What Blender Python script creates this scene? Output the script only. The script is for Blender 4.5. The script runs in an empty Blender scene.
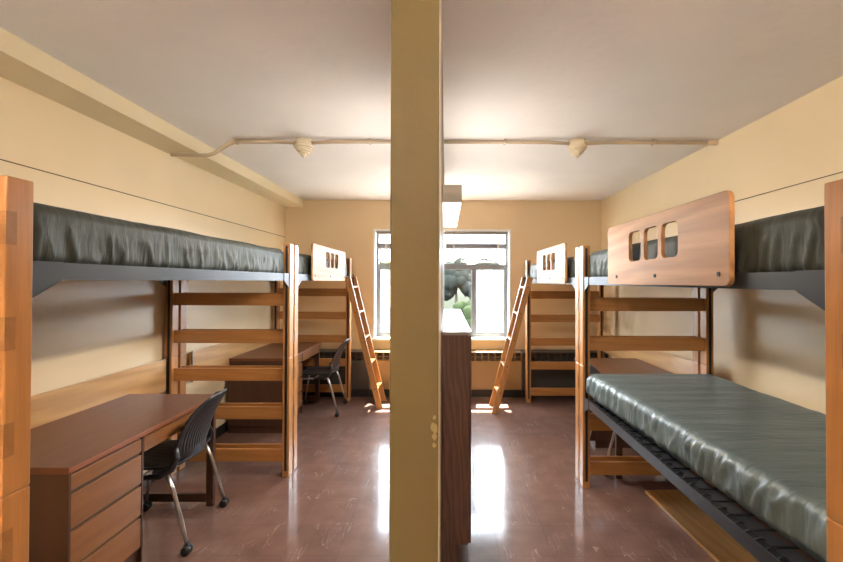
import bpy, bmesh, math, random
from mathutils import Vector, Matrix, noise
C = bpy.context.scene.collection
scene = bpy.context.scene
R = math.radians
H = 1.55                      # eye height

# ---------------------------------------------------------------- camera, world, sun, exposure
cd = bpy.data.cameras.new('camera'); cam = bpy.data.objects.new('camera', cd); C.objects.link(cam)
cam.location = (0, 0, H); cam.rotation_euler = (Matrix.Rotation(R(90.6), 3, 'X') @ Matrix.Rotation(R(.15), 3, 'Z')).to_euler()
cd.sensor_width = 36; cd.lens = 430/843*36; cd.shift_x = -24.5/843; cd.shift_y = -4.5/843; cd.clip_start = 0.05; cd.clip_end = 500
scene.camera = cam

w = bpy.data.worlds.new('sky'); scene.world = w; w.use_nodes = True
bg = w.node_tree.nodes['Background']; bg.inputs[0].default_value = (0.82, 0.90, 1.0, 1); bg.inputs[1].default_value = 8.8

sd = bpy.data.lights.new('sun', 'SUN'); sd.energy = 26; sd.angle = R(0.5); sd.color = (1, .90, .74)
sun = bpy.data.objects.new('sun', sd); C.objects.link(sun)
sun.rotation_euler = Vector((-0.03, -0.47, -0.88)).to_track_quat('-Z', 'Y').to_euler()

pd = bpy.data.lights.new('window_portal', 'AREA'); pd.shape = 'RECTANGLE'; pd.size = 1.9; pd.size_y = 1.5
pd.cycles.is_portal = True
po = bpy.data.objects.new('window_portal', pd); C.objects.link(po); po.location = (-.055, 6.3, 1.5); po.rotation_euler = (R(-90), 0, 0)

vs = scene.view_settings
vs.view_transform = 'Standard'; vs.look = 'None'; vs.exposure = 1.80; vs.gamma = 1; vs.use_curve_mapping = False

# ---------------------------------------------------------------- materials
def newmat(name):
    m = bpy.data.materials.new(name); m.use_nodes = True
    return m, m.node_tree, m.node_tree.nodes, m.node_tree.links, m.node_tree.nodes['Principled BSDF']

def plain(name, col, rough=.5, metal=0, bump=0, bscale=60, var=0, emit=0, spec=None):
    m, nt, N, L, b = newmat(name)
    b.inputs['Base Color'].default_value = (*col, 1); b.inputs['Roughness'].default_value = rough; b.inputs['Metallic'].default_value = metal
    if spec is not None: b.inputs['Specular IOR Level'].default_value = spec
    tc = N.new('ShaderNodeTexCoord')
    nz = N.new('ShaderNodeTexNoise'); nz.inputs['Scale'].default_value = bscale; nz.inputs['Detail'].default_value = 4
    L.new(tc.outputs['Object'], nz.inputs['Vector'])
    if var:
        n2 = N.new('ShaderNodeTexNoise'); n2.inputs['Scale'].default_value = 2.2; n2.inputs['Detail'].default_value = 5
        L.new(tc.outputs['Object'], n2.inputs['Vector'])
        mx = N.new('ShaderNodeMix'); mx.data_type = 'RGBA'
        mx.inputs[6].default_value = (*[c*(1-var) for c in col], 1); mx.inputs[7].default_value = (*[min(1, c*(1+var)) for c in col], 1)
        L.new(n2.outputs[0], mx.inputs[0]); L.new(mx.outputs[2], b.inputs['Base Color'])
    if bump:
        bp = N.new('ShaderNodeBump'); bp.inputs['Strength'].default_value = bump; bp.inputs['Distance'].default_value = .01
        L.new(nz.outputs[0], bp.inputs['Height']); L.new(bp.outputs[0], b.inputs['Normal'])
    if emit:
        b.inputs['Emission Color'].default_value = (1, .97, .9, 1); b.inputs['Emission Strength'].default_value = emit
    return m

def wood(name, c1, c2, axis, rough=.32, bands=9, coat=.25, WB=.22, spec=.5):
    m, nt, N, L, b = newmat(name)
    tc = N.new('ShaderNodeTexCoord'); mp = N.new('ShaderNodeMapping')
    s = [1, 1, 1]; s['xyz'.index(axis)] = .09
    mp.inputs['Scale'].default_value = s
    L.new(tc.outputs['Object'], mp.inputs[0])
    wv = N.new('ShaderNodeTexWave'); wv.wave_type = 'BANDS'; wv.bands_direction = {'x': 'DIAGONAL', 'y': 'DIAGONAL', 'z': 'DIAGONAL'}[axis]
    wv.inputs['Scale'].default_value = bands; wv.inputs['Distortion'].default_value = 7; wv.inputs['Detail'].default_value = 2; wv.inputs['Detail Scale'].default_value = 1.4
    L.new(mp.outputs[0], wv.inputs['Vector'])
    mp2 = N.new('ShaderNodeMapping'); s2 = [160, 160, 160]; s2['xyz'.index(axis)] = 5
    mp2.inputs['Scale'].default_value = s2; L.new(tc.outputs['Object'], mp2.inputs[0])
    nz = N.new('ShaderNodeTexNoise'); nz.inputs['Scale'].default_value = 1; nz.inputs['Detail'].default_value = 3; L.new(mp2.outputs[0], nz.inputs['Vector'])
    ad = N.new('ShaderNodeMath'); ad.operation = 'MULTIPLY_ADD'; ad.inputs[1].default_value = WB; L.new(wv.outputs['Fac'], ad.inputs[0])
    ml = N.new('ShaderNodeMath'); ml.operation = 'MULTIPLY'; ml.inputs[1].default_value = .6; L.new(nz.outputs[0], ml.inputs[0]); L.new(ml.outputs[0], ad.inputs[2])
    mx = N.new('ShaderNodeMix'); mx.data_type = 'RGBA'; mx.inputs[6].default_value = (*c1, 1); mx.inputs[7].default_value = (*c2, 1)
    L.new(ad.outputs[0], mx.inputs[0]); L.new(mx.outputs[2], b.inputs['Base Color'])
    b.inputs['Roughness'].default_value = rough
    b.inputs['Specular IOR Level'].default_value = spec
    b.inputs['Coat Weight'].default_value = coat; b.inputs['Coat Roughness'].default_value = .22
    bp = N.new('ShaderNodeBump'); bp.inputs['Strength'].default_value = .06; bp.inputs['Distance'].default_value = .002
    L.new(nz.outputs[0], bp.inputs['Height']); L.new(bp.outputs[0], b.inputs['Normal'])
    return m

OAK = {a: wood('honey oak '+a, (.36, .152, .043), (.59, .28, .09), a) for a in 'xyz'}
BOARD = {a: wood('pale oak board '+a, (.42, .23, .09), (.62, .37, .16), a, rough=.3, bands=7, WB=.5) for a in 'xyz'}
PANEL = wood('blond oak panel', (.33, .165, .07), (.50, .275, .125), 'y', rough=.45, bands=6, coat=.0, WB=.6, spec=.25)
DESK = {a: wood('shaded reddish brown veneer '+a, (.05, .021, .011), (.09, .038, .019), a, rough=.4, bands=5, coat=.05) for a in 'xyz'}  # desk carcass veneer, darkened to carry the shade of its near side
DRAW = wood('drawer oak', (.18, .072, .024), (.32, .135, .046), 'y', rough=.35, bands=6)
DTOP = wood('desk top laminate', (.135, .050, .022), (.195, .076, .034), 'y', rough=.38, bands=5, coat=.05, spec=.35)
CAB = wood('dark red brown veneer', (.045, .02, .015), (.14, .065, .048), 'z', WB=.5, rough=.45, bands=20, coat=0)
PLUG = wood('end grain oak', (.26, .11, .032), (.42, .19, .06), 'x')
STEEL = plain('dark painted steel', (.055, .058, .066), .4, .4)
BLACK = plain('black metal', (.012, .012, .013), .45, .3)
CHROME = plain('brushed silver tube', (.62, .60, .57), .28, .9)
SHELL = plain('black plastic', (.018, .018, .021), .38)
UPH = plain('black seat fabric', (.022, .023, .028), .8, bump=.2, bscale=300)
RUB = plain('black rubber', (.012, .012, .012), .5)
WALL = plain('cream gloss wall paint', (.82, .665, .44), .34, bump=.10, bscale=26, var=.05)
BACKW = plain('tan wall paint', (.74, .575, .355), .45, bump=.10, bscale=26, var=.04)
COL = plain('shaded olive tan partition', (.105, .078, .031), .45, bump=.14, bscale=30, var=.07, spec=.25)  # olive tan, darkened so the colour holds the shade on the partition front
CEIL = plain('ceiling plaster', (.80, .755, .735), .75, bump=.25, bscale=18, var=.06)
BEAM = plain('beam paint', (.76, .64, .43), .5, bump=.1, bscale=26, var=.03)
CHIP = plain('bare chipped plaster', (.22, .17, .075), .8, bump=.5, bscale=200)
GROOVE = plain('dark joint', (.10, .065, .03), .9)
COND = plain('painted conduit', (.46, .36, .25), .4)
CREAM = plain('cream plastic', (.68, .58, .42), .45)
WHITE = plain('white gloss paint', (.80, .80, .78), .3)
FRAME = plain('grey aluminium window frame', (.16, .165, .17), .4, .2)
BLIND = plain('blind slat cream', (.34, .31, .28), .45)
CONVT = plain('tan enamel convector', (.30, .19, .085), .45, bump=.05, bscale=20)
CONVD = plain('dark grey convector', (.06, .055, .05), .45)  # corner sections, darker than the tan middle one
HOLE = plain('grille shadow gap', (.09, .065, .045), .8)
BASEB = plain('black rubber baseboard', (.015, .014, .014), .45)
CAPM = plain('fixture end cap', (.46, .40, .32), .4)
DIFF = plain('lit white diffuser', (.85, .85, .82), .3, emit=2.0)
LABT = plain('cabinet top laminate', (.30, .26, .24), .12)
LEAFS = [plain('leaf green %d' % i, c, .9, bump=.8, bscale=3, var=.4, spec=.02) for i, c in enumerate([(.010, .0125, .0115), (.012, .018, .008), (.012, .014, .012)])]
BARK = plain('bark', (.05, .035, .025), .9)
GRASS = plain('grass slope', (.011, .0135, .009), .9, var=.3, spec=.02)

def glass(name, haze):
    m, nt, N, L, b = newmat(name)
    tr = N.new('ShaderNodeBsdfTransparent'); tr.inputs[0].default_value = (.97, .98, .98, 1)
    gl = N.new('ShaderNodeBsdfGlossy'); gl.inputs['Roughness'].default_value = .02
    tl = N.new('ShaderNodeBsdfTranslucent'); tl.inputs[0].default_value = (.9, .9, .9, 1)
    m1 = N.new('ShaderNodeMixShader'); m1.inputs[0].default_value = .05
    m2 = N.new('ShaderNodeMixShader'); m2.inputs[0].default_value = haze
    L.new(tr.outputs[0], m1.inputs[1]); L.new(gl.outputs[0], m1.inputs[2])
    L.new(m1.outputs[0], m2.inputs[1]); L.new(tl.outputs[0], m2.inputs[2])
    L.new(m2.outputs[0], N['Material Output'].inputs[0])
    return m
GLASS = glass('window glass', .0)
SCREEN = glass('insect screen', .04)

EDGE = plain('reddish desk edge highlight', (.26, .095, .05), .35)  # edge band lightened: its red highlight is put into the colour
def floor_mat():
    m, nt, N, L, b = newmat('brown vinyl floor tiles')
    tc = N.new('ShaderNodeTexCoord')
    br = N.new('ShaderNodeTexBrick'); br.offset = 0; br.inputs['Scale'].default_value = 1
    br.inputs['Brick Width'].default_value = .305; br.inputs['Row Height'].default_value = .305; br.inputs['Mortar Size'].default_value = .0016
    br.inputs['Color1'].default_value = (.150, .082, .064, 1); br.inputs['Color2'].default_value = (.162, .090, .071, 1); br.inputs['Mortar'].default_value = (.11, .06, .047, 1)
    L.new(tc.outputs['Object'], br.inputs['Vector'])
    nz = N.new('ShaderNodeTexNoise'); nz.inputs['Scale'].default_value = 7; nz.inputs['Detail'].default_value = 6; L.new(tc.outputs['Object'], nz.inputs['Vector'])
    mx = N.new('ShaderNodeMix'); mx.data_type = 'RGBA'; mx.blend_type = 'MULTIPLY'; mx.inputs[0].default_value = .6
    cr = N.new('ShaderNodeValToRGB'); cr.color_ramp.elements[0].position = .3; cr.color_ramp.elements[0].color = (.72, .7, .7, 1); cr.color_ramp.elements[1].position = .7; cr.color_ramp.elements[1].color = (1.2, 1.2, 1.2, 1)
    L.new(nz.outputs[0], cr.inputs[0]); L.new(br.outputs[0], mx.inputs[6]); L.new(cr.outputs[0], mx.inputs[7])
    # scratches: thin contour lines of several stretched noises
    last = mx.outputs[2]
    for k, (rot, sc) in enumerate([(20, (5, .5, 1)), (75, (6, .6, 1)), (-40, (4, .45, 1)), (130, (9, 1.0, 1)), (50, (7, .6, 1)), (-8, (8, .5, 1))]):
        mp = N.new('ShaderNodeMapping'); mp.inputs['Rotation'].default_value = (0, 0, R(rot)); mp.inputs['Scale'].default_value = sc; mp.inputs['Location'].default_value = (k*3.1, k*1.7, 0)
        L.new(tc.outputs['Object'], mp.inputs[0])
        n = N.new('ShaderNodeTexNoise'); n.inputs['Scale'].default_value = 1.5; n.inputs['Detail'].default_value = 1.0; L.new(mp.outputs[0], n.inputs['Vector'])
        a = N.new('ShaderNodeMath'); a.operation = 'SUBTRACT'; a.inputs[1].default_value = .52; L.new(n.outputs[0], a.inputs[0])
        c = N.new('ShaderNodeMath'); c.operation = 'ABSOLUTE'; L.new(a.outputs[0], c.inputs[0])
        d = N.new('ShaderNodeMath'); d.operation = 'LESS_THAN'; d.inputs[1].default_value = .0017; L.new(c.outputs[0], d.inputs[0])
        n2 = N.new('ShaderNodeTexNoise'); n2.inputs['Scale'].default_value = 5; n2.inputs['Detail'].default_value = 2; L.new(tc.outputs['Object'], n2.inputs['Vector'])
        g = N.new('ShaderNodeMath'); g.operation = 'GREATER_THAN'; g.inputs[1].default_value = .56; L.new(n2.outputs[0], g.inputs[0])
        e = N.new('ShaderNodeMath'); e.operation = 'MULTIPLY'; L.new(d.outputs[0], e.inputs[0]); L.new(g.outputs[0], e.inputs[1])
        f = N.new('ShaderNodeMath'); f.operation = 'MULTIPLY'; f.inputs[1].default_value = .28; L.new(e.outputs[0], f.inputs[0])
        q = N.new('ShaderNodeMix'); q.data_type = 'RGBA'; q.inputs[7].default_value = (.50, .40, .36, 1)
        L.new(f.outputs[0], q.inputs[0]); L.new(last, q.inputs[6]); last = q.outputs[2]
    L.new(last, b.inputs['Base Color'])
    rr = N.new('ShaderNodeMapRange'); rr.inputs[3].default_value = .05; rr.inputs[4].default_value = .17; L.new(nz.outputs[0], rr.inputs[0]); L.new(rr.outputs[0], b.inputs['Roughness'])
    b.inputs['Specular IOR Level'].default_value = .36; b.inputs['Coat Weight'].default_value = .35; b.inputs['Coat Roughness'].default_value = .42
    n3 = N.new('ShaderNodeTexNoise'); n3.inputs['Scale'].default_value = 4.5; n3.inputs['Detail'].default_value = 3; L.new(tc.outputs['Object'], n3.inputs['Vector'])
    sm = N.new('ShaderNodeMath'); sm.operation = 'MULTIPLY_ADD'; sm.inputs[1].default_value = -.35
    L.new(br.outputs['Fac'], sm.inputs[0]); L.new(n3.outputs[0], sm.inputs[2])
    bp = N.new('ShaderNodeBump'); bp.inputs['Strength'].default_value = .10; bp.inputs['Distance'].default_value = .004
    L.new(sm.outputs[0], bp.inputs['Height']); L.new(bp.outputs[0], b.inputs['Normal'])
    return m
FLOOR = floor_mat()

def fabric(name, col, rough):
    m, nt, N, L, b = newmat(name)
    b.inputs['Base Color'].default_value = (*col, 1); b.inputs['Roughness'].default_value = rough
    b.inputs['Specular IOR Level'].default_value = .35
    tc = N.new('ShaderNodeTexCoord'); mp = N.new('ShaderNodeMapping'); mp.inputs['Scale'].default_value = (3, 14, 3); L.new(tc.outputs['Object'], mp.inputs[0])
    n = N.new('ShaderNodeTexNoise'); n.inputs['Scale'].default_value = 2.2; n.inputs['Detail'].default_value = 3; n.inputs['Distortion'].default_value = .6; L.new(mp.outputs[0], n.inputs['Vector'])
    bp = N.new('ShaderNodeBump'); bp.inputs['Strength'].default_value = .55; bp.inputs['Distance'].default_value = .012
    L.new(n.outputs[0], bp.inputs['Height']); L.new(bp.outputs[0], b.inputs['Normal'])
    return m
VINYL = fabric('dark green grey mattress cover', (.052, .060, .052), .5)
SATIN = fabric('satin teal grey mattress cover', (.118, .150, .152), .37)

# ---------------------------------------------------------------- mesh helpers
class MB:
    def __init__(s): s.bm = bmesh.new(); s.mi = 0
    def _done(s, faces):
        for f in faces: f.material_index = s.mi
    def box(s, x0, x1, y0, y1, z0, z1, bev=0, seg=2):
        x0, x1 = sorted((x0, x1)); y0, y1 = sorted((y0, y1)); z0, z1 = sorted((z0, z1))
        m = Matrix.Translation(((x0+x1)/2, (y0+y1)/2, (z0+z1)/2)) @ Matrix.Diagonal((x1-x0, y1-y0, z1-z0, 1))
        r = bmesh.ops.create_cube(s.bm, size=1, matrix=m)
        vs_ = r['verts']; fs = {f for v in vs_ for f in v.link_faces}; s._done(fs)
        if bev:
            es = {e for v in vs_ for e in v.link_edges}
            rb = bmesh.ops.bevel(s.bm, geom=list(es), offset=bev, segments=seg, profile=.5, affect='EDGES')
            s._done(rb['faces'])
        return s
    def prism(s, pts, axis, a0, a1, bev=0):
        """pts: polygon in the two other axes (order x,y,z without axis), extruded a0..a1"""
        def mk(p, a):
            if axis == 'x': return (a, p[0], p[1])
            if axis == 'y': return (p[0], a, p[1])
            return (p[0], p[1], a)
        A = [s.bm.verts.new(mk(p, a0)) for p in pts]; B = [s.bm.verts.new(mk(p, a1)) for p in pts]
        fs = [s.bm.faces.new(A), s.bm.faces.new(B[::-1])]
        n = len(pts)
        for i in range(n): fs.append(s.bm.faces.new((A[i], B[i], B[(i+1) % n], A[(i+1) % n])))
        s._done(fs)
        bmesh.ops.recalc_face_normals(s.bm, faces=fs)
        if bev:
            es = {e for f in fs[:2] for e in f.edges}
            rb = bmesh.ops.bevel(s.bm, geom=list(es), offset=bev, segments=2, profile=.5, affect='EDGES'); s._done(rb['faces'])
        return s
    def tube(s, pts, r, n=10, caps=True):
        pts = [Vector(p) for p in pts]; rings = []
        rs = r if isinstance(r, (list, tuple)) else [r]*len(pts)
        up = None
        for i, p in enumerate(pts):
            if i == 0: t = pts[1]-p
            elif i == len(pts)-1: t = p-pts[i-1]
            else: t = (pts[i+1]-p).normalized()+(p-pts[i-1]).normalized()
            t.normalize()
            if up is None: up = t.orthogonal().normalized()
            a = (up-t*up.dot(t)).normalized(); up = a; c = t.cross(a)
            rings.append([s.bm.verts.new(p+(a*math.cos(2*math.pi*k/n)+c*math.sin(2*math.pi*k/n))*rs[i]) for k in range(n)])
        fs = []
        for i in range(len(rings)-1):
            for k in range(n):
                fs.append(s.bm.faces.new((rings[i][k], rings[i][(k+1) % n], rings[i+1][(k+1) % n], rings[i+1][k])))
        for f in fs: f.smooth = True
        if caps: fs += [s.bm.faces.new(rings[0][::-1]), s.bm.faces.new(rings[-1])]
        s._done(fs); return s
    def lathe(s, prof, center, n=28, axis='z'):
        cx, cy, cz = center; rings = []
        for (r, h) in prof:
            ring = []
            for k in range(n):
                a = 2*math.pi*k/n; u, v = max(r, 1e-4)*math.cos(a), max(r, 1e-4)*math.sin(a)
                ring.append(s.bm.verts.new((cx+u, cy+v, cz+h) if axis == 'z' else ((cx+h, cy+u, cz+v) if axis == 'x' else (cx+u, cy+h, cz+v))))
            rings.append(ring)
        fs = []
        for i in range(len(rings)-1):
            for k in range(n): fs.append(s.bm.faces.new((rings[i][k], rings[i][(k+1) % n], rings[i+1][(k+1) % n], rings[i+1][k])))
        for f in fs: f.smooth = True
        fs += [s.bm.faces.new(rings[0][::-1]), s.bm.faces.new(rings[-1])]
        s._done(fs); return s
    def mat(s, i): s.mi = i; return s
    def build(s, name, mats, parent=None, smooth=None):
        bmesh.ops.recalc_face_normals(s.bm, faces=s.bm.faces[:])
        me = bpy.data.meshes.new(name); s.bm.to_mesh(me); s.bm.free()
        for m in (mats if isinstance(mats, (list, tuple)) else [mats]): me.materials.append(m)
        if smooth is False:
            for p in me.polygons: p.use_smooth = False
        if smooth is True:
            for p in me.polygons: p.use_smooth = True
        o = bpy.data.objects.new(name, me); C.objects.link(o)
        if parent: o.parent = parent
        return o

def thing(name, label, cat, loc, rz=0, group=None):
    o = bpy.data.objects.new(name, None); C.objects.link(o); o.empty_display_size = .1
    o.location = loc; o.rotation_euler = (0, 0, rz); o['label'] = label; o['category'] = cat
    if group: o['group'] = group
    return o
def tag(o, label, cat, group=None, kind=None):
    o['label'] = label; o['category'] = cat
    if group: o['group'] = group
    if kind: o['kind'] = kind
    return o
def struct(o): o['kind'] = 'structure'; return o

# ---------------------------------------------------------------- room shell
XL, XR, YB, YF, ZC = -2.25, 2.17, 6.0, -1.3, 2.68
struct(MB().box(XL-.1, XR+.1, YF-.1, YB+.35, -.12, 0).build('floor', FLOOR))
struct(MB().box(XL-.1, XR+.1, YF-.1, YB+.35, ZC, ZC+.12).build('ceiling', CEIL))
struct(MB().box(XL-.15, XL, YF-.1, YB+.3, 0, ZC).build('wall_left', WALL))
struct(MB().box(XR, XR+.15, YF-.1, YB+.3, 0, ZC).build('wall_right', WALL))
WX0, WX1, WZ0, WZ1 = -1.005, .893, .755, 2.262
b = MB()
b.box(XL, WX0, YB, YB+.3, 0, ZC); b.box(WX1, XR, YB, YB+.3, 0, ZC)
b.box(WX0, WX1, YB, YB+.3, 0, WZ0-.03); b.box(WX0, WX1, YB, YB+.3, WZ1, ZC)
struct(b.build('wall_back', BACKW))
b = MB(); b.box(XL, -.75, YF-.12, YF, 0, ZC); b.box(.15, XR, YF-.12, YF, 0, ZC); b.box(-.75, .15, YF-.12, YF, 2.08, ZC)
struct(b.build('wall_front', BACKW))
dr = struct(MB().box(-.71, .11, YF-.08, YF-.035, .01, 2.04, .003).build('door_1', DESK['z']))
MB().box(-.75, -.71, YF-.12, YF+.012, 0, 2.08).box(.11, .15, YF-.12, YF+.012, 0, 2.08).box(-.71, .11, YF-.12, YF+.012, 2.04, 2.08).build('door_frame', CREAM, dr)
MB().tube([(-.64, YF-.04, 1.0), (-.64, YF+.03, 1.0), (-.53, YF+.03, 1.0)], .011).build('door_handle', CHROME, dr)
# low dropped beam in the left ceiling corner
struct(MB().box(XL, -1.995, YF, YB, 2.575, ZC).build('trim_1', BEAM))
# dark paint joints high on both side walls
struct(MB().box(XL, XL+.003, YF, YB, 2.155, 2.160).build('trim_2', GROOVE))
struct(MB().box(XR-.003, XR, YF, 3.25, 2.150, 2.155).build('trim_3', GROOVE))
struct(MB().box(XL, XL+.006, YF, YB-.2, 0, .1).build('baseboard_left', BASEB))
struct(MB().box(XR-.006, XR, YF, YB-.2, 0, .1).build('baseboard_right', BASEB))
# partition between the two halves
PX0, PX1, PY0, PY1 = -.163, -.021, 1.25, 4.6
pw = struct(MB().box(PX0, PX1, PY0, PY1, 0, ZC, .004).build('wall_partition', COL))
MB().box(PX1-.0005, PX1+.002, PY0+.004, PY0+.40, 0, ZC).build('side_sheen', plain('pale sheen on partition side', (.55, .46, .36), .4, var=.15), pw)  # pale sheet that paints a grazing sheen onto the partition's side
random.seed(4)
b = MB()
for (z, r) in [(1.125, .012), (1.10, .008), (1.155, .005), (1.075, .006)]:
    c = Vector((PX1-.012, PY0-.0012, z)); n = 9
    pts = [(c.x+r*(.7+.5*random.random())*math.cos(2*math.pi*k/n)*.9, c.z+r*(.8+.8*random.random())*math.sin(2*math.pi*k/n)) for k in range(n)]
    b.prism(pts, 'y', PY0-.0035, PY0+.001)
o = b.build('chipped_plaster', CHIP, pw); o['label'] = 'bare chipped patches on the partition corner'

# ---------------------------------------------------------------- window
WY = 6.17
win = struct(MB().box(WX0, WX0+.045, WY-.03, WY+.03, WZ0, WZ1).box(WX1-.045, WX1, WY-.03, WY+.03, WZ0, WZ1)
             .box(WX0+.045, WX1-.045, WY-.03, WY+.03, WZ1-.045, WZ1).box(WX0+.045, WX1-.045, WY-.03, WY+.03, WZ0, WZ0+.035)
             .box(WX0+.045, WX1-.045, WY-.03, WY+.03, 1.735, 1.79).build('window_1', FRAME))
xs = [WX0+.045, -.54, -.057, .397, WX1-.045]
for i in range(1, 4):
    MB().box(xs[i]-.013, xs[i]+.013, WY-.035, WY+.035, WZ0+.035, 1.735, .003).build('mullion', FRAME, win)
for i in range(4):
    a, c = xs[i]+(.013 if i else 0), xs[i+1]-(.013 if i < 3 else 0)
    sh = MB(); f = .021
    sh.box(a, a+f, WY-.018, WY+.018, .79, 1.735); sh.box(c-f, c, WY-.018, WY+.018, .79, 1.735)
    sh.box(a+f, c-f, WY-.018, WY+.018, .79, .79+f+.01); sh.box(a+f, c-f, WY-.018, WY+.018, 1.735-f, 1.735)
    so = sh.build('window_sash', FRAME, win)
    MB().box(a+f, c-f, WY-.003, WY+.003, .79+f+.01, 1.735-f).build('window_pane', SCREEN if i in (0, 3) else GLASS, so)
MB().box(WX0+.045, WX1-.045, WY-.003, WY+.003, 1.79, WZ1-.045).build('transom_pane', GLASS, win)
# white painted reveal and sill
MB().box(WX1-.012, WX1-.001, YB-.004, WY-.035, WZ0, WZ1).box(WX0+.001, WX0+.012, YB-.004, WY-.035, WZ0, WZ1).box(WX0+.012, WX1-.012, YB-.004, WY-.035, WZ1-.012, WZ1-.001)\
    .box(WX0-.012, WX0, YB-.008, YB, WZ0, WZ1+.012).box(WX1, WX1+.012, YB-.008, YB, WZ0, WZ1+.012).box(WX0, WX1, YB-.008, YB, WZ1, WZ1+.012).build('window_reveal', WHITE, win)
MB().box(WX0-.05, WX1+.05, YB-.07, WY-.03, WZ0-.03, WZ0, .004).build('window_sill', WHITE, win)

# raised blinds, one for each side of the partition
for (a, c, side) in ((WX0+.03, -.10, 'left'), (-.02, WX1-.03, 'right')):
    t = thing('window_blind', 'raised pale venetian blind at the top of the window, %s of the partition' % side, 'blind', ((a+c)/2, 6.075, WZ1-.055), 0, 'raised venetian blinds')
    h = (c-a)/2
    MB().box(-h, h, -.025, .025, 0, .04, .004).build('headrail', BLIND, t)
    for k in range(7):
        z = -.016-.0155*k
        MB().prism([(-.018, z-.005), (.018, z+.003), (.018, z+.005), (-.018, z-.003)], 'x', -h+.01, h-.01).build('slat', BLIND, t)
    b = MB()
    for k in range(14): b.box(-h+.01, h-.01, -.025, .025, -.128-.0048*k-.0025, -.128-.0048*k)
    b.build('folded_slats', BLIND, t)
    MB().box(-h+.01, h-.01, -.026, .026, -.215, -.197, .003).build('bottom_rail', BLIND, t)
    for x in (-h+.13, h-.13):
        MB().box(x-.012, x+.012, -.029, -.027, -.215, 0).build('ladder_tape', WHITE, t)

# ---------------------------------------------------------------- convector along the window wall
def convector(x0, x1, body, label, panel_top=.60):
    t = thing('radiator_cover', label, 'radiator', ((x0+x1)/2, 5.87, 0), 0, None)
    h = (x1-x0)/2-.004
    b = MB(); b.box(-h, h, -.12, .125, .10, panel_top-.115, .004).box(-h, h, -.118, .125, panel_top-.012, panel_top, .003)
    b.box(-h, h, .02, .125, panel_top-.115, panel_top-.012); b.build('cover', body, t)
    MB().box(-h, h, -.10, .125, 0, .10).build('toe_base', BASEB, t)
    g = MB(); n = max(3, int(2*h/.085))
    for k in range(n+1):
        x = -h+.006+(2*h-.012)*k/n; g.box(x-.009, x+.009, -.119, -.109, panel_top-.115, panel_top-.012)
    g.box(-h, h, -.119, -.109, panel_top-.066, panel_top-.060)
    g.build('grille', body, t)
    MB().box(-h, h, .012, .02, panel_top-.115, panel_top-.012).build('grille_back', HOLE, t)
convector(-1.02, 1.02, CONVT, 'long tan radiator cover with slotted grille under the window')
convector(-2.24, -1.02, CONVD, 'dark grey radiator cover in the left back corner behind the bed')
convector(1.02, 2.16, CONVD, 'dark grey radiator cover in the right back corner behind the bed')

# ---------------------------------------------------------------- conduit, detectors, wall light
yc, zc = 3.43, ZC-.018
def arc(pts): return pts
DX = (-1.14, 1.045)
t = tag(MB().tube([(-2.2, yc, 2.555), (-1.95, yc, 2.55), (-1.90, yc, 2.553), (-1.86, yc, 2.565), (-1.79, yc, 2.61), (-1.74, yc, 2.64), (-1.70, yc, 2.655), (-1.64, yc, zc),
                    (-1.36, yc, zc), (-1.30, yc, zc-.004), (-1.204, yc, zc-.008)], .015)
        .tube([(-1.66, yc, zc), (-1.40, yc, zc)], .017).box(-1.69, -1.675, yc-.03, yc+.03, zc-.017, ZC)
        .build('conduit', COND), 'bent conduit from the left beam to the left ceiling detector', 'conduit', 'ceiling conduits')
tag(MB().tube([(-1.076, yc, zc-.008), (-.98, yc, zc-.004), (-.92, yc, zc), (PX0-.002, yc, zc)], .015).box(-.62, -.605, yc-.03, yc+.03, zc-.015, ZC).build('conduit', COND),
    'straight conduit from the left ceiling detector to the partition', 'conduit', 'ceiling conduits')
tag(MB().tube([(PX1+.002, yc, zc), (.82, yc, zc), (.88, yc, zc-.004), (.981, yc, zc-.008)], .015).box(.46, .475, yc-.03, yc+.03, zc-.015, ZC).build('conduit', COND),
    'straight conduit from the partition to the right ceiling detector', 'conduit', 'ceiling conduits')
tag(MB().tube([(1.109, yc, zc-.008), (1.21, yc, zc-.004), (1.27, yc, zc), (XR-.002, yc, zc)], .015).box(1.65, 1.665, yc-.03, yc+.03, zc-.015, ZC).box(2.09, XR-.002, yc-.016, yc+.016, zc-.016, zc+.016).build('conduit', COND),
    'straight conduit from the right ceiling detector to the right wall', 'conduit', 'ceiling conduits')
for x, s in zip(DX, ('left', 'right')):
    t = thing('heat_detector', 'cream stepped cone detector on the %s half of the ceiling' % s, 'detector', (x, yc, ZC), 0, 'ceiling detectors')
    MB().lathe([(.062, -.001), (.062, -.05), (.058, -.053)], (0, 0, 0)).build('junction_box', CREAM, t)
    MB().lathe([(.078, -.0535), (.080, -.058), (.078, -.070), (.066, -.074), (.066, -.084), (.056, -.087), (.055, -.098), (.042, -.102), (.040, -.113), (.026, -.117), (.022, -.130), (.010, -.137), (.004, -.147)], (0, 0, 0)).build('sensor', CREAM, t, smooth=False)

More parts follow.
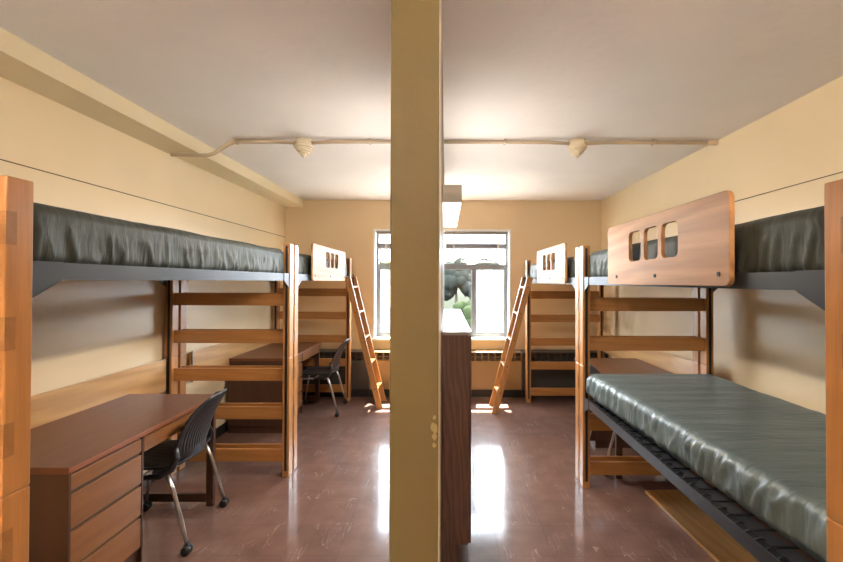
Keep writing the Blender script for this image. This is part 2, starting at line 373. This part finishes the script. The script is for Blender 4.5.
W_ = .115
def lamp(name, loc, rot, sx, sy, e, col=(1, .86, .68)):
    l = bpy.data.lights.new(name, 'AREA'); l.shape = 'RECTANGLE'; l.size = sx; l.size_y = sy; l.energy = e; l.color = col
    o = bpy.data.objects.new(name, l); C.objects.link(o); o.location = loc; o.rotation_euler = rot
def wall_light(label, loc, rz, down, up):
    """box light, length along local y, leaving the wall towards local +x; its tubes shine down and out, and up"""
    t = thing('wall_light', label, 'light', loc, rz, 'box wall lights')
    for a, c in ((0, .012), (1.15, 1.162)): MB().box(.001, W_, a, c, .018, .125, .002).build('end_cap', CAPM, t)
    MB().box(.001, W_, .0125, 1.1495, .06, .125).build('housing', CREAM, t)
    MB().box(.006, W_-.004, .0125, 1.1495, .016, .0595, .006).build('diffuser', DIFF, t)
    M = Matrix.Translation(loc) @ Matrix.Rotation(rz, 4, 'Z')
    def put(p, tilt, e):
        l = bpy.data.lights.new('tube_light', 'AREA'); l.shape = 'RECTANGLE'; l.size = 1.08; l.size_y = .09; l.spread = R(160); l.energy = e; l.color = (1, .93, .84)
        o = bpy.data.objects.new('tube_light', l); C.objects.link(o)
        o.matrix_world = M @ Matrix.Translation(p) @ Matrix.Rotation(tilt, 4, 'Y') @ Matrix.Rotation(R(90), 4, 'Z')
    put((.075, .58, .012), R(-30), down); put((.075, .58, .130), R(180+(52 if down > 10 else 25)), up)
wall_light('long box wall light with white diffuser high on the partition', (PX1, 2.56, 2.0), 0, 14, 2.4)
wall_light('added box fill light on the unseen left face of the partition', (PX0, 2.56+1.162, 2.0), math.pi, 14, 2.4)  # extra lamp out of view, added to light the room
wall_light('added unseen box fill light on the door wall, left of the door', (-.95, YF, 2.15), R(90), 3, 50)  # added behind the camera to light the ceiling
wall_light('added unseen box fill light on the door wall, right of the door', (1.6, YF, 2.15), R(90), 3, 50)  # second added lamp behind the camera, also for the ceiling

# ---------------------------------------------------------------- low cabinet behind the partition end
t = thing('storage_cabinet', 'dark brown low cabinet with shiny top against the partition', 'cabinet', (PX1+.001, 2.38, 0), 0)
cw, cl, ch = .163, 1.87, 1.27
b = MB(); b.box(0, cw-.018, 0, cl, .10, ch-.02, .001).box(0, cw-.075, .004, cl-.004, 0, .10)
b.build('body', CAB, t)
MB().box(0, cw, -.004, cl+.004, ch-.02, ch, .003).build('cabinet_top', LABT, t)
for k in range(4):
    y0 = .006+k*(cl-.012)/4; y1 = y0+(cl-.012)/4-.004
    d = MB().box(cw-.0175, cw-.001, y0, y1, .105, ch-.025, .002).build('door', CAB, t)
    MB().tube([(cw-.001, y1-.05, .70), (cw+.02, y1-.05, .70), (cw+.02, y1-.05, .80), (cw-.001, y1-.05, .80)], .004, 6).build('handle', CHROME, d)

# ---------------------------------------------------------------- beds
PW, PD = .055, .082     # post width (x) and depth (y)
def rounded(x0, x1, z0, z1, r, n=5):
    pts = []
    for cx, cz, a in ((x1-r, z1-r, 0), (x0+r, z1-r, 90), (x0+r, z0+r, 180), (x1-r, z0+r, 270)):
        for k in range(n+1):
            t_ = R(a+90*k/n); pts.append((cx+r*math.cos(t_), cz+r*math.sin(t_)))
    return pts
def guard_panel(parent, X, s, y0, y1, z0, z1, wins):
    """oak panel facing the aisle with rounded corners and three cut-out windows; X outer face, s = direction away from the aisle"""
    bm = bmesh.new(); loops = []
    def loop(pts):
        v = [bm.verts.new((0, p[0], p[1])) for p in pts]
        return [bm.edges.new((v[i], v[(i+1) % len(v)])) for i in range(len(v))]
    es = loop(rounded(y0, y1, z0, z1, .03))
    for (a, c, d, e) in wins: es += loop(rounded(a, c, d, e, .028))
    bmesh.ops.triangle_fill(bm, edges=es, use_beauty=True)
    r = bmesh.ops.extrude_face_region(bm, geom=bm.faces[:])
    for v in [g for g in r['geom'] if isinstance(g, bmesh.types.BMVert)]: v.co.x += s*.02
    for v in bm.verts: v.co.x += X
    bmesh.ops.recalc_face_normals(bm, faces=bm.faces[:])
    ee = [e for e in bm.edges if len(e.link_faces) == 2 and e.calc_face_angle(0) > 1.2]
    bmesh.ops.bevel(bm, geom=ee, offset=.003, segments=2, profile=.5, affect='EDGES')
    m = MB(); m.bm.free(); m.bm = bm
    o = m.build('guard_panel', PANEL, parent); o['label'] = 'pale oak guard panel with three small cut-out windows'
    for y in (y0+.06, (y0+y1)/2-.03, y1-.14 if s > 0 else y1-.06):
        MB().lathe([(.009, -.004*s), (.009, .001*s)], (X, y, z0+.045), 12, 'x').build('bolt', BLACK, o)

def bed(name, label, s, X, y0, y1, dz, slats_hidden=(), lower=False, panel=None, group=None, board=True):
    """s: +1 right row, -1 left row. X: aisle face of the posts. y0..y1: outer ends. """
    t = thing(name, label, 'bed', (X, y0, 0), 0, group)
    W = .985; L = y1-y0; top = 1.845+dz; zj = .94+dz
    def px(v): return s*v                                  # v: distance from the aisle face
    # posts
    for vi, v in enumerate((0, W-PW)):
        for yi, yy in enumerate((0, L-PD)):
            xa, xb = px(v), px(v+PW)
            p = MB().box(xa, xb, yy, yy+PD, zj+.001, top, .005).build('post', OAK['z'], t)
            MB().box(xa, xb, yy, yy+PD, 0, zj, .005).build('lower_post', OAK['z'], p)
            # dark hook strip on the face towards the mattress
            yf = yy+PD if yi == 0 else yy
            o_ = .0025 if yi == 0 else -.0025
            hs = MB().box(px(v+.018), px(v+.036), yf, yf+o_, .05, top-.02)
            hs.build('hook_strip', BLACK, p)
            # darker through tenons where the rungs meet the post
            for z in ZS:
                z_ = z+dz; pl = MB()
                if yi == 0: pl.box(px(v-.0008 if vi == 0 else v+.01), px(v+PW-.002 if vi == 0 else v+PW-.002), yy-.0008, yy+.03, z_, z_+.095)
                else: pl.box(px(v-.0008 if vi == 0 else v+.01), px(v+PW-.002), yy+PD-.03, yy+PD+.0008, z_, z_+.095)
                pl.build('tenon', PLUG, p)
    for z in ZS:
        z_ = z+dz
        for yy in (.018, L-PD+.024):
            MB().box(px(PW-.004), px(W-PW+.004), yy, yy+.024, z_, z_+.10, .006, 3).build('end_slat', OAK['x'], t)
    ya, yb = PD, L-PD
    for zr in ([1.55+dz] + ([.649+dz] if lower else [])):
        for vi, (v, si) in enumerate(((.010, 1), (W-.010, -1))):
            b = MB(); b.box(px(v), px(v+si*.005), ya+.002, yb-.002, zr, zr+.056); b.box(px(v+si*.005), px(v+si*.042), ya+.004, yb-.004, zr+.0, zr+.005) if zr > 1 else b.box(px(v+si*.005), px(v+si*.115), ya+.004, yb-.004, zr+.034, zr+.038)
            r_ = b.build('side_rail', STEEL, t)
            for ye, di in ((ya, 1), (yb, -1)):
                pts = [(ye+di*.003, zr+.058), (ye+di*.105, zr+.058), (ye+di*.105, zr-.001), (ye+di*.003, zr-.055)]
                g = MB().prism(pts, 'x', px(v-si*.001), px(v-si*.004)); g.build('corner_bracket', STEEL, r_)
        # wire spring deck
        b = MB(); zq = zr; zr = zr+(.034 if zr < 1 else 0)
        b.box(px(.016), px(.046), ya+.006, yb-.006, zr+.010, zr+.018); b.box(px(W-.046), px(W-.016), ya+.006, yb-.006, zr+.008, zr+.018)
        k = ya+.06
        while k < yb-.05:
            b.box(px(.046), px(W-.046), k-.004, k+.004, zr+.010, zr+.016); k += .10
        for v in (.2, .35, .5, .65, .8): b.box(px(v-.006), px(v+.006), ya+.01, yb-.01, zr+.0165, zr+.019)
        k = ya+.04
        while k < yb-.03:
            b.tube([(px(.018), k, zr+.020), (px(.034), k, zr+.026), (px(.05), k, zr+.020)], .003, 6); k += .05
        b.build('spring_deck', BLACK, t)
    if board:
        MB().box(px(W-.004), px(W-.022), ya+(.0 if not board == 2 else .12)+.006, yb-.006, .68+dz, .93+dz, .004).build('back_board', BOARD['y'], t)
        for ye in (ya+.006+(.12 if board == 2 else 0), yb-.018):
            MB().box(px(W-.023), px(W-.027), ye, ye+.012, .67+dz, .94+dz).build('board_bracket', BLACK, t)
    if panel:
        a, c = panel; cy = (a+c)/2-.005 if s > 0 else (a+c)/2+.02
        wins = [(cy-.228+.178*k, cy-.228+.178*k+.143, 1.685+dz, 1.842+dz) for k in range(3)]
        guard_panel(t, px(-.012)-s*.012, s, a, c, 1.550+dz+(.008 if s > 0 else 0), 1.893+dz+(.012 if s > 0 else 0), wins)
    return t
ZS = [.11, .445, .75, 1.05, 1.35, 1.65]
AL, AR = -1.235, 1.03
bed('loft_bed', 'tall oak loft bed over the near desk on the left', -1, AL, 1.205, 3.487, 0, group='oak loft beds')
bed('loft_bed', 'far oak loft bed with guard panel on the left side', -1, AL, 3.515, 5.62, 0, panel=(.40, 1.66), group='oak loft beds', board=2)
bed('bunk_bed', 'oak bunk bed with two mattresses on the right', 1, AR, 1.09, 3.32, -.025, lower=True, panel=(.435, 1.585), board=False)
bed('loft_bed', 'far oak loft bed with guard panel on the right side', 1, AR, 3.345, 5.57, -.025, panel=(.29, 1.42), group='oak loft beds', board=1)

# ---------------------------------------------------------------- mattresses
def mattress(label, x0, x1, y0, y1, z0, z1, mat, full, seed, taper=0):
    W, L, T = x1-x0, y1-y0, z1-z0
    nx, ny, nz = 34, int(L/.011), 14
    bm = bmesh.new(); vmap = {}
    def V(i, j, k):
        key = (i, j, k)
        if key not in vmap:
            # cosine-ish spacing in x and z so that the rounded edges are dense
            fx = .5-.5*math.cos(math.pi*i/nx)*1.0; fx = .6*fx+.4*i/nx
            vmap[key] = bm.verts.new((-W/2+W*fx, -L/2+L*j/ny, T*k/nz))
        return vmap[key]
    def quad(a, b_, c, d): bm.faces.new((V(*a), V(*b_), V(*c), V(*d)))
    for j in range(ny):
        for i in range(nx):
            quad((i, j, nz), (i+1, j, nz), (i+1, j+1, nz), (i, j+1, nz)); quad((i, j+1, 0), (i+1, j+1, 0), (i+1, j, 0), (i, j, 0))
        for k in range(nz):
            quad((0, j+1, k), (0, j, k), (0, j, k+1), (0, j+1, k+1)); quad((nx, j, k), (nx, j+1, k), (nx, j+1, k+1), (nx, j, k+1))
    for i in range(nx):
        for k in range(nz):
            quad((i, 0, k), (i+1, 0, k), (i+1, 0, k+1), (i, 0, k+1)); quad((i+1, ny, k), (i, ny, k), (i, ny, k+1), (i+1, ny, k+1))
    r = .045 if not full else .055
    for v in bm.verts:
        p = v.co.copy()
        hx, hy, hz = W/2-r, L/2-r, T/2-r
        q = Vector((max(-hx, min(hx, p.x)), max(-hy, min(hy, p.y)), max(-hz, min(hz, p.z-T/2))))
        d = Vector((p.x, p.y, p.z-T/2))-q
        n = d.normalized() if d.length > 1e-6 else Vector((0, 0, 1))
        p2 = q+n*min(r, d.length) if d.length > r else q+d
        zf = (p2.z+T/2)/T
        side = 1-abs(n.z)**2 if d.length > .5*r else 0
        sc = p.y if abs(n.x) > abs(n.y) else p.x
        wob = noise.noise(Vector((sc*2.1, seed, 1)))*.03*(1 if full else .6)
        a = noise.noise(Vector(((sc+wob*(1-zf)+.10*(zf if not full else .5*zf)*.4)*(15 if not full else 16), seed*3.3, zf*1.1)))
        c = noise.noise(Vector((sc*55+zf*1.5, seed*1.7, zf*2)))
        rg = 1-min(1, abs(a)*2.4); pleat = .9*rg*rg-.3+.32*c
        if full: amp = .021*(min(1, (1-zf)*2.2+.25)); 
        else:
            amp = .013*(min(1, max(0, (.72-zf)*6))*.9+.12)
            if abs(zf-.72) < .035: amp = 0
        off = side*(pleat*amp)
        if not full and abs(zf-.70) < .05 and side > .5: off -= .003
        # bottom tucks in
        if zf < .25 and side > .3: off -= (.25-zf)*.05
        p2 = p2+n*off
        if n.z > .5:
            tt = noise.noise(Vector((p.x*2.2, p.y*3+seed, 2)))*.006+noise.noise(Vector((p.x*1.6+p.y*1.5, p.y*11+seed, 5)))*(.005 if full else .002)
            if full: tt += .010*math.exp(-((p.y/L-.30)/.035)**2)*0
            p2.z += tt*n.z
        if taper: p2.x += taper*(.5-p2.y/L)*(.5-p2.x/W)
        v.co = (p2.x, p2.y, max(.0, p2.z+T/2))
    bmesh.ops.recalc_face_normals(bm, faces=bm.faces[:])
    me = bpy.data.meshes.new('mattress'); bm.to_mesh(me); bm.free(); me.materials.append(mat)
    for p in me.polygons: p.use_smooth = True
    o = bpy.data.objects.new('mattress', me); C.objects.link(o); o.location = ((x0+x1)/2, (y0+y1)/2, z0)
    return tag(o, label, 'mattress', 'dormitory mattresses')
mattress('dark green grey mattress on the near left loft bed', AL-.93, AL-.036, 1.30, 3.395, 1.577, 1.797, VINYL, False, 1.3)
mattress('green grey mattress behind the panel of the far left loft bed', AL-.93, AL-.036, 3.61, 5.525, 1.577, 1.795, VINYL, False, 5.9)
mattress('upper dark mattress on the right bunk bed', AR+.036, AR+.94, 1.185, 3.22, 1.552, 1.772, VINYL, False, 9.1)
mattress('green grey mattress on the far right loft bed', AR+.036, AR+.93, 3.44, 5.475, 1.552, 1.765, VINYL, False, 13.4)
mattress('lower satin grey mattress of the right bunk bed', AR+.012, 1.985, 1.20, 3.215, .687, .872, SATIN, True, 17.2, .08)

# ---------------------------------------------------------------- desks
def desk(label, Xf, s, y0, y1, ped_near):
    """Xf: front edge of the top; s=+1: desk extends to +x"""
    t = thing('writing_desk', label, 'desk', (Xf, y0, 0), 0, 'brown writing desks')
    D, L, hgt = .63, y1-y0, .76
    X = lambda v: s*v
    MB().box(X(-.005), X(D), 0, L, hgt-.028, hgt, .003).build('desk_top', DTOP, t)
    MB().box(X(-.0075), X(-.005), .001, L-.001, hgt-.024, hgt-.003, .001).build('edge_strip', EDGE, t)
    pa, pb = (0.006, .455) if ped_near else (L-.43, L-.006)
    b = MB(); b.box(X(.022), X(D-.015), pa, pb, .07, hgt-.028, .002); b.box(X(.06), X(D-.02), pa+.01, pb-.01, 0, .07)
    b.build('pedestal', DESK['z'], t)
    zs = [hgt-.034, hgt-.118, hgt-.282, hgt-.446, hgt-.612]
    sl = []
    for k in range(4):
        dr_ = MB().box(X(.004), X(.0215), pa+.012, pb-.012, zs[k+1]+.012, zs[k]-.004, .003).build('drawer', DRAW, t)
        MB().box(X(.010), X(.0212), pa+.014, pb-.014, zs[k+1]+.002, zs[k+1]+.0115).build('finger_pull', HOLE, dr_)
    for ya in (pa, pb-.011): MB().box(X(.002), X(.0215), ya, ya+.011, .07, hgt-.03).build('stile', DESK['z'], t)
    # knee hole side: apron, pencil drawer and open end frame
    ka, kb = (pb, L-.006) if ped_near else (.006, pa)
    ea = L-.036 if ped_near else .006
    MB().box(X(.006), X(.0215), ka+.01 if ped_near else ka+.035, kb-.035 if ped_near else kb-.01, hgt-.118, hgt-.034, .003).build('pencil_drawer', DRAW, t)
    MB().box(X(D-.04), X(D-.025), ka+.002, kb-.032 if ped_near else kb, .35, hgt-.03).build('modesty_panel', DESK['y'], t)
    b = MB().box(X(.008), X(.058), ea, ea+.03, 0, hgt-.029, .003); b.build('leg', DESK['z'], t)
    MB().box(X(D-.06), X(D-.012), ea, ea+.03, 0, hgt-.029, .003).build('leg', DESK['z'], t)
    MB().box(X(.058), X(D-.06), ea, ea+.03, .03, .085, .002).build('runner', DESK['x'], t)
    MB().box(X(.058), X(D-.06), ea, ea+.03, hgt-.10, hgt-.029, .002).build('top_rail', DESK['x'], t)
desk('brown wooden desk with drawers under the near left loft bed', -1.585, -1, 1.815, 3.0, True)
desk('brown wooden desk under the far left loft bed', -1.60, -1, 4.37, 5.50, True)
desk('brown wooden desk under the far right loft bed', 1.335, 1, 3.39, 4.44, False)

# ---------------------------------------------------------------- chairs
def chair(label, loc, rz):
    """faces local +x"""
    t = thing('desk_chair', label, 'chair', loc, rz, 'black rolling desk chairs')
    def shell(fn, nu, nv, th, name, mat, par=None):
        bm = bmesh.new(); A = [[None]*(nv+1) for _ in range(nu+1)]; P = [[Vector(fn(i/nu*2-1, j/nv)) for j in range(nv+1)] for i in range(nu+1)]
        B = [[None]*(nv+1) for _ in range(nu+1)]
        for i in range(nu+1):
            for j in range(nv+1):
                du = P[min(i+1, nu)][j]-P[max(i-1, 0)][j]; dv = P[i][min(j+1, nv)]-P[i][max(j-1, 0)]
                n = du.cross(dv).normalized()
                A[i][j] = bm.verts.new(P[i][j]+n*th/2); B[i][j] = bm.verts.new(P[i][j]-n*th/2)
        for i in range(nu):
            for j in range(nv):
                bm.faces.new((A[i][j], A[i+1][j], A[i+1][j+1], A[i][j+1])); bm.faces.new((B[i][j+1], B[i+1][j+1], B[i+1][j], B[i][j]))
        for i in range(nu):
            bm.faces.new((A[i+1][0], A[i][0], B[i][0], B[i+1][0])); bm.faces.new((A[i][nv], A[i+1][nv], B[i+1][nv], B[i][nv]))
        for j in range(nv):
            bm.faces.new((A[0][j], A[0][j+1], B[0][j+1], B[0][j])); bm.faces.new((A[nu][j+1], A[nu][j], B[nu][j], B[nu][j+1]))
        m = MB(); m.bm.free(); m.bm = bm
        return m.build(name, mat, par or t, smooth=True)
    def seat(u, v):
        hw = .225*(1-.12*(abs(v-.5)*2)**3)
        # rounded plan
        hw *= min(1, math.sqrt(max(0.02, 1-((abs(v-.5)*2)**8)))) if v in (0, 1) else 1
        x = -.20+.43*v
        z = .455+.018*abs(u)**2.2-.03*max(0, v-.72)**1.3*2.2+.035*max(0, .25-v)*2
        rib = .0022*math.sin(u*62) if abs(u) < .88 and .1 < v < .9 else 0
        return (x, u*hw, z+rib)
    shell(seat, 100, 18, .012, 'seat', SHELL)
    shell(lambda u, v: (-.13+.33*v, u*.185*(1-.1*(abs(v-.5)*2)**3), .4665+.012*abs(u)**2.2), 16, 12, .012, 'seat_pad', UPH) if False else None
    def back(u, v):
        # v: 0 at the bottom (seat level) .. 1 at the top
        hw = .20+.028*math.sin(min(1, v*1.3)*math.pi*.5)
        if v > .55: hw *= math.sqrt(max(.0, 1-((v-.55)/.45)**2.6*.93))
        if v < .25: hw *= .86+.14*v/.25
        z = .475+.385*v
        x = -.205-.02*v-.125*v*v-.03*math.sin(v*math.pi)*-.3
        x += .055*(abs(u)**2)*(1-.45*v)                    # wraps around the sitter
        rib = .0024*math.sin(u*58) if abs(u) < .86 and .16 < v < .93 else 0
        return (x-rib, u*hw, z)
    shell(back, 100, 26, .009, 'backrest', SHELL)
    # top grip
    for sy in (-1, 1):
        # moulded arm joining back, seat and leg
        MB().tube([(-.155, sy*.205, .60), (-.175, sy*.222, .53), (-.15, sy*.235, .47), (-.09, sy*.238, .435), (.02, sy*.236, .425)], [.012, .017, .021, .018, .012], 10).build('side_bracket', SHELL, t)
        # silver legs: one bent tube at the back and one at the front
        MB().tube([(-.13, sy*.240, .44), (-.165, sy*.244, .36), (-.215, sy*.25, .18), (-.245, sy*.258, .065)], .0115, 10).build('leg', CHROME, t)
        MB().tube([(-.10, sy*.225, .428), (.10, sy*.215, .425), (.16, sy*.213, .42), (.185, sy*.215, .40), (.205, sy*.225, .30), (.245, sy*.245, .065)], .0105, 10).build('leg', CHROME, t)
    MB().tube([(.02, -.23, .423), (.02, .23, .423)], .009, 8).tube([(-.10, -.235, .423), (-.10, .235, .423)], .009, 8).build('cross_bar', CHROME, t)
    for cx in (-.25, .25):
        for sy in (-1, 1):
            c = MB(); y = sy*.26
            for o_ in (-.016, .016):
                c.lathe([(.010, -.010), (.024, -.009), (.026, -.004), (.026, .004), (.024, .009), (.010, .010)], (cx, y+o_, .026), 18, 'y')
            c.tube([(cx, y, .026), (cx, y, .07)], [.006, .010], 8); c.prism([(cx-.022, .03), (cx+.016, .03), (cx+.016, .052), (cx-.008, .056)], 'y', y-.005, y+.005)
            c.build('caster', RUB, t)
    return t
chair('black ribbed plastic desk chair with silver legs at the near left desk', (-1.74, 2.685, 0), math.pi+R(6))
chair('rolling desk chair beside the far left desk and ladder', (-1.50, 5.17, 0), math.pi+R(3))
chair('rolling desk chair at the right desk, mostly hidden behind the bunk bed', (1.54, 3.71, 0), R(-2))

# ---------------------------------------------------------------- ladders
def ladder(label, s, y, xt, xb, zt):
    """s: side; top hooked over the bed rail at x=xt, z=zt, foot on the floor at x=xb (towards the room centre)"""
    t = thing('bed_ladder', label, 'ladder', (xb, y, 0), 0, 'oak bed ladders')
    dx = xt-xb; ln = math.hypot(dx, zt); ux, uz = dx/ln, zt/ln; nx_, nz_ = uz, -ux
    hw, hd = .165, .036
    for ys in (-hw, hw):
        pts = [(0-nx_*hd*1, 0), (nx_*hd+.0, 0), (dx+nx_*hd, zt+nz_*hd), (dx-nx_*hd, zt-nz_*hd)]
        st = MB().prism(pts, 'y', ys-.0125, ys+.0125, .003).build('side_rail', OAK['z'], t)
        for k in range(5):
            z = .245+.31*k; c = (dx*z/zt, z-.008)
            MB().lathe([(.007, 0), (.007, .002)], (c[0], ys-.0145, c[1]), 10, 'y').build('bolt', BLACK, st)
    for k in range(5):
        z = .245+.31*k; x = dx*z/zt
        MB().box(x-.036, x+.036, -hw+.0125, hw-.0125, z-.020, z, .004).build('rung', OAK['y'], t)
    for ys in (-hw+.02, hw-.02):
        sx = 1 if dx > 0 else -1
        zr = RZ[s]-.0
        MB().box(dx-sx*.01, dx+sx*.002, ys-.006, ys+.006, zt-.16, zt+.03).build('hook', BLACK, t)
    return t
RZ = {-1: 1.606, 1: 1.581}
ladder('oak ladder leaning on the far left loft bed', -1, 5.40, AL+.035, -.80, 1.60)
ladder('oak ladder leaning on the far right loft bed', 1, 5.22, AR-.04, .575, 1.60)

# loose board on the floor under the bunk
lb = tag(MB().box(0, .26, -1.82, 0, .001, .021, .003).build('wooden_board', BOARD['y']), 'loose pale oak board lying on the floor under the bunk bed', 'board')
lb.location = (1.462, 3.17, 0); lb.rotation_euler = (0, 0, R(2.6))

# ---------------------------------------------------------------- outside
def hill():
    bm = bmesh.new(); n = 40; G = []
    for i in range(n+1):
        row = []
        for j in range(n+1):
            x = -90+180*i/n; y = 36+124*j/n
            z = -4.6+max(0, (y-35))*.05+noise.noise(Vector((x*.03, y*.03, 0)))*1.6
            row.append(bm.verts.new((x, y, z)))
        G.append(row)
    for i in range(n):
        for j in range(n): bm.faces.new((G[i][j], G[i+1][j], G[i+1][j+1], G[i][j+1]))
    m = MB(); m.bm.free(); m.bm = bm; o = m.build('hillside', GRASS, smooth=True); o['kind'] = 'structure'
def ground(x, y): return -4.6+max(0, (y-35))*.05+noise.noise(Vector((x*.03, y*.03, 0)))*1.6
hill()
struct(MB().box(-60, 60, 6.4, 37, -4.6, -4.3).build('bounce_ground', plain('pale bounce concrete', (.34, .33, .31), .9)))  # unseen pale ground, added to bounce daylight up onto the ceiling
def tree(x, y, h, wd, m, label, seed):
    random.seed(seed); z0 = ground(x, y)-.2
    t = thing('tree', label, 'tree', (x, y, z0), 0, 'trees beyond the window')
    MB().tube([(0, 0, 0), (.05*h*.2, 0, h*.3), (0, 0, h*.6)], [.035*h, .025*h, .015*h], 8).build('trunk', BARK, t)
    bm = bmesh.new()
    for k in range(34):
        a = random.random()*6.28; rr = random.random()**.5*wd*.40; hz = random.random()
        rr *= 1-.55*hz; c = Vector((rr*math.cos(a), rr*math.sin(a), h*(.32+.58*hz))); r = wd*(.09+.08*random.random())
        q = bmesh.ops.create_icosphere(bm, subdivisions=2, radius=r, matrix=Matrix.Translation(c))
        for v in q['verts']:
            d = v.co-c; v.co = c+d*(1+.35*noise.noise(v.co*(2.2/r)*.5+Vector((seed, 0, 0)))+.15*noise.noise(v.co*4/r))
    mm = MB(); mm.bm.free(); mm.bm = bm; mm.build('crown', m, t, smooth=True)
spots = [(-15, 88, 8, 9), (-3.5, 90, 8.5, 9), (8, 88, 8, 9), (19, 90, 8, 9), (-9.5, 68, 7.5, 8), (1.5, 66, 8, 8), (12, 68, 7.5, 8), (-4.2, 50, 6.2, 7), (5.2, 49, 6.6, 7), (-10.5, 36, 5, 4.5), (1.7, 33, 4.8, 4.5), (-4.5, 34, 4.6, 4.4)]
kinds = ['tall tree on the far hill ridge beyond the window', 'mid-size tree on the slope beyond the window', 'low round tree closest beyond the window']
for i, (x, y, h, wd) in enumerate(spots):
    k = 0 if y > 80 else (1 if y > 40 else 2)
    tree(x, y, h, wd, LEAFS[i % 3], kinds[k], i+1)
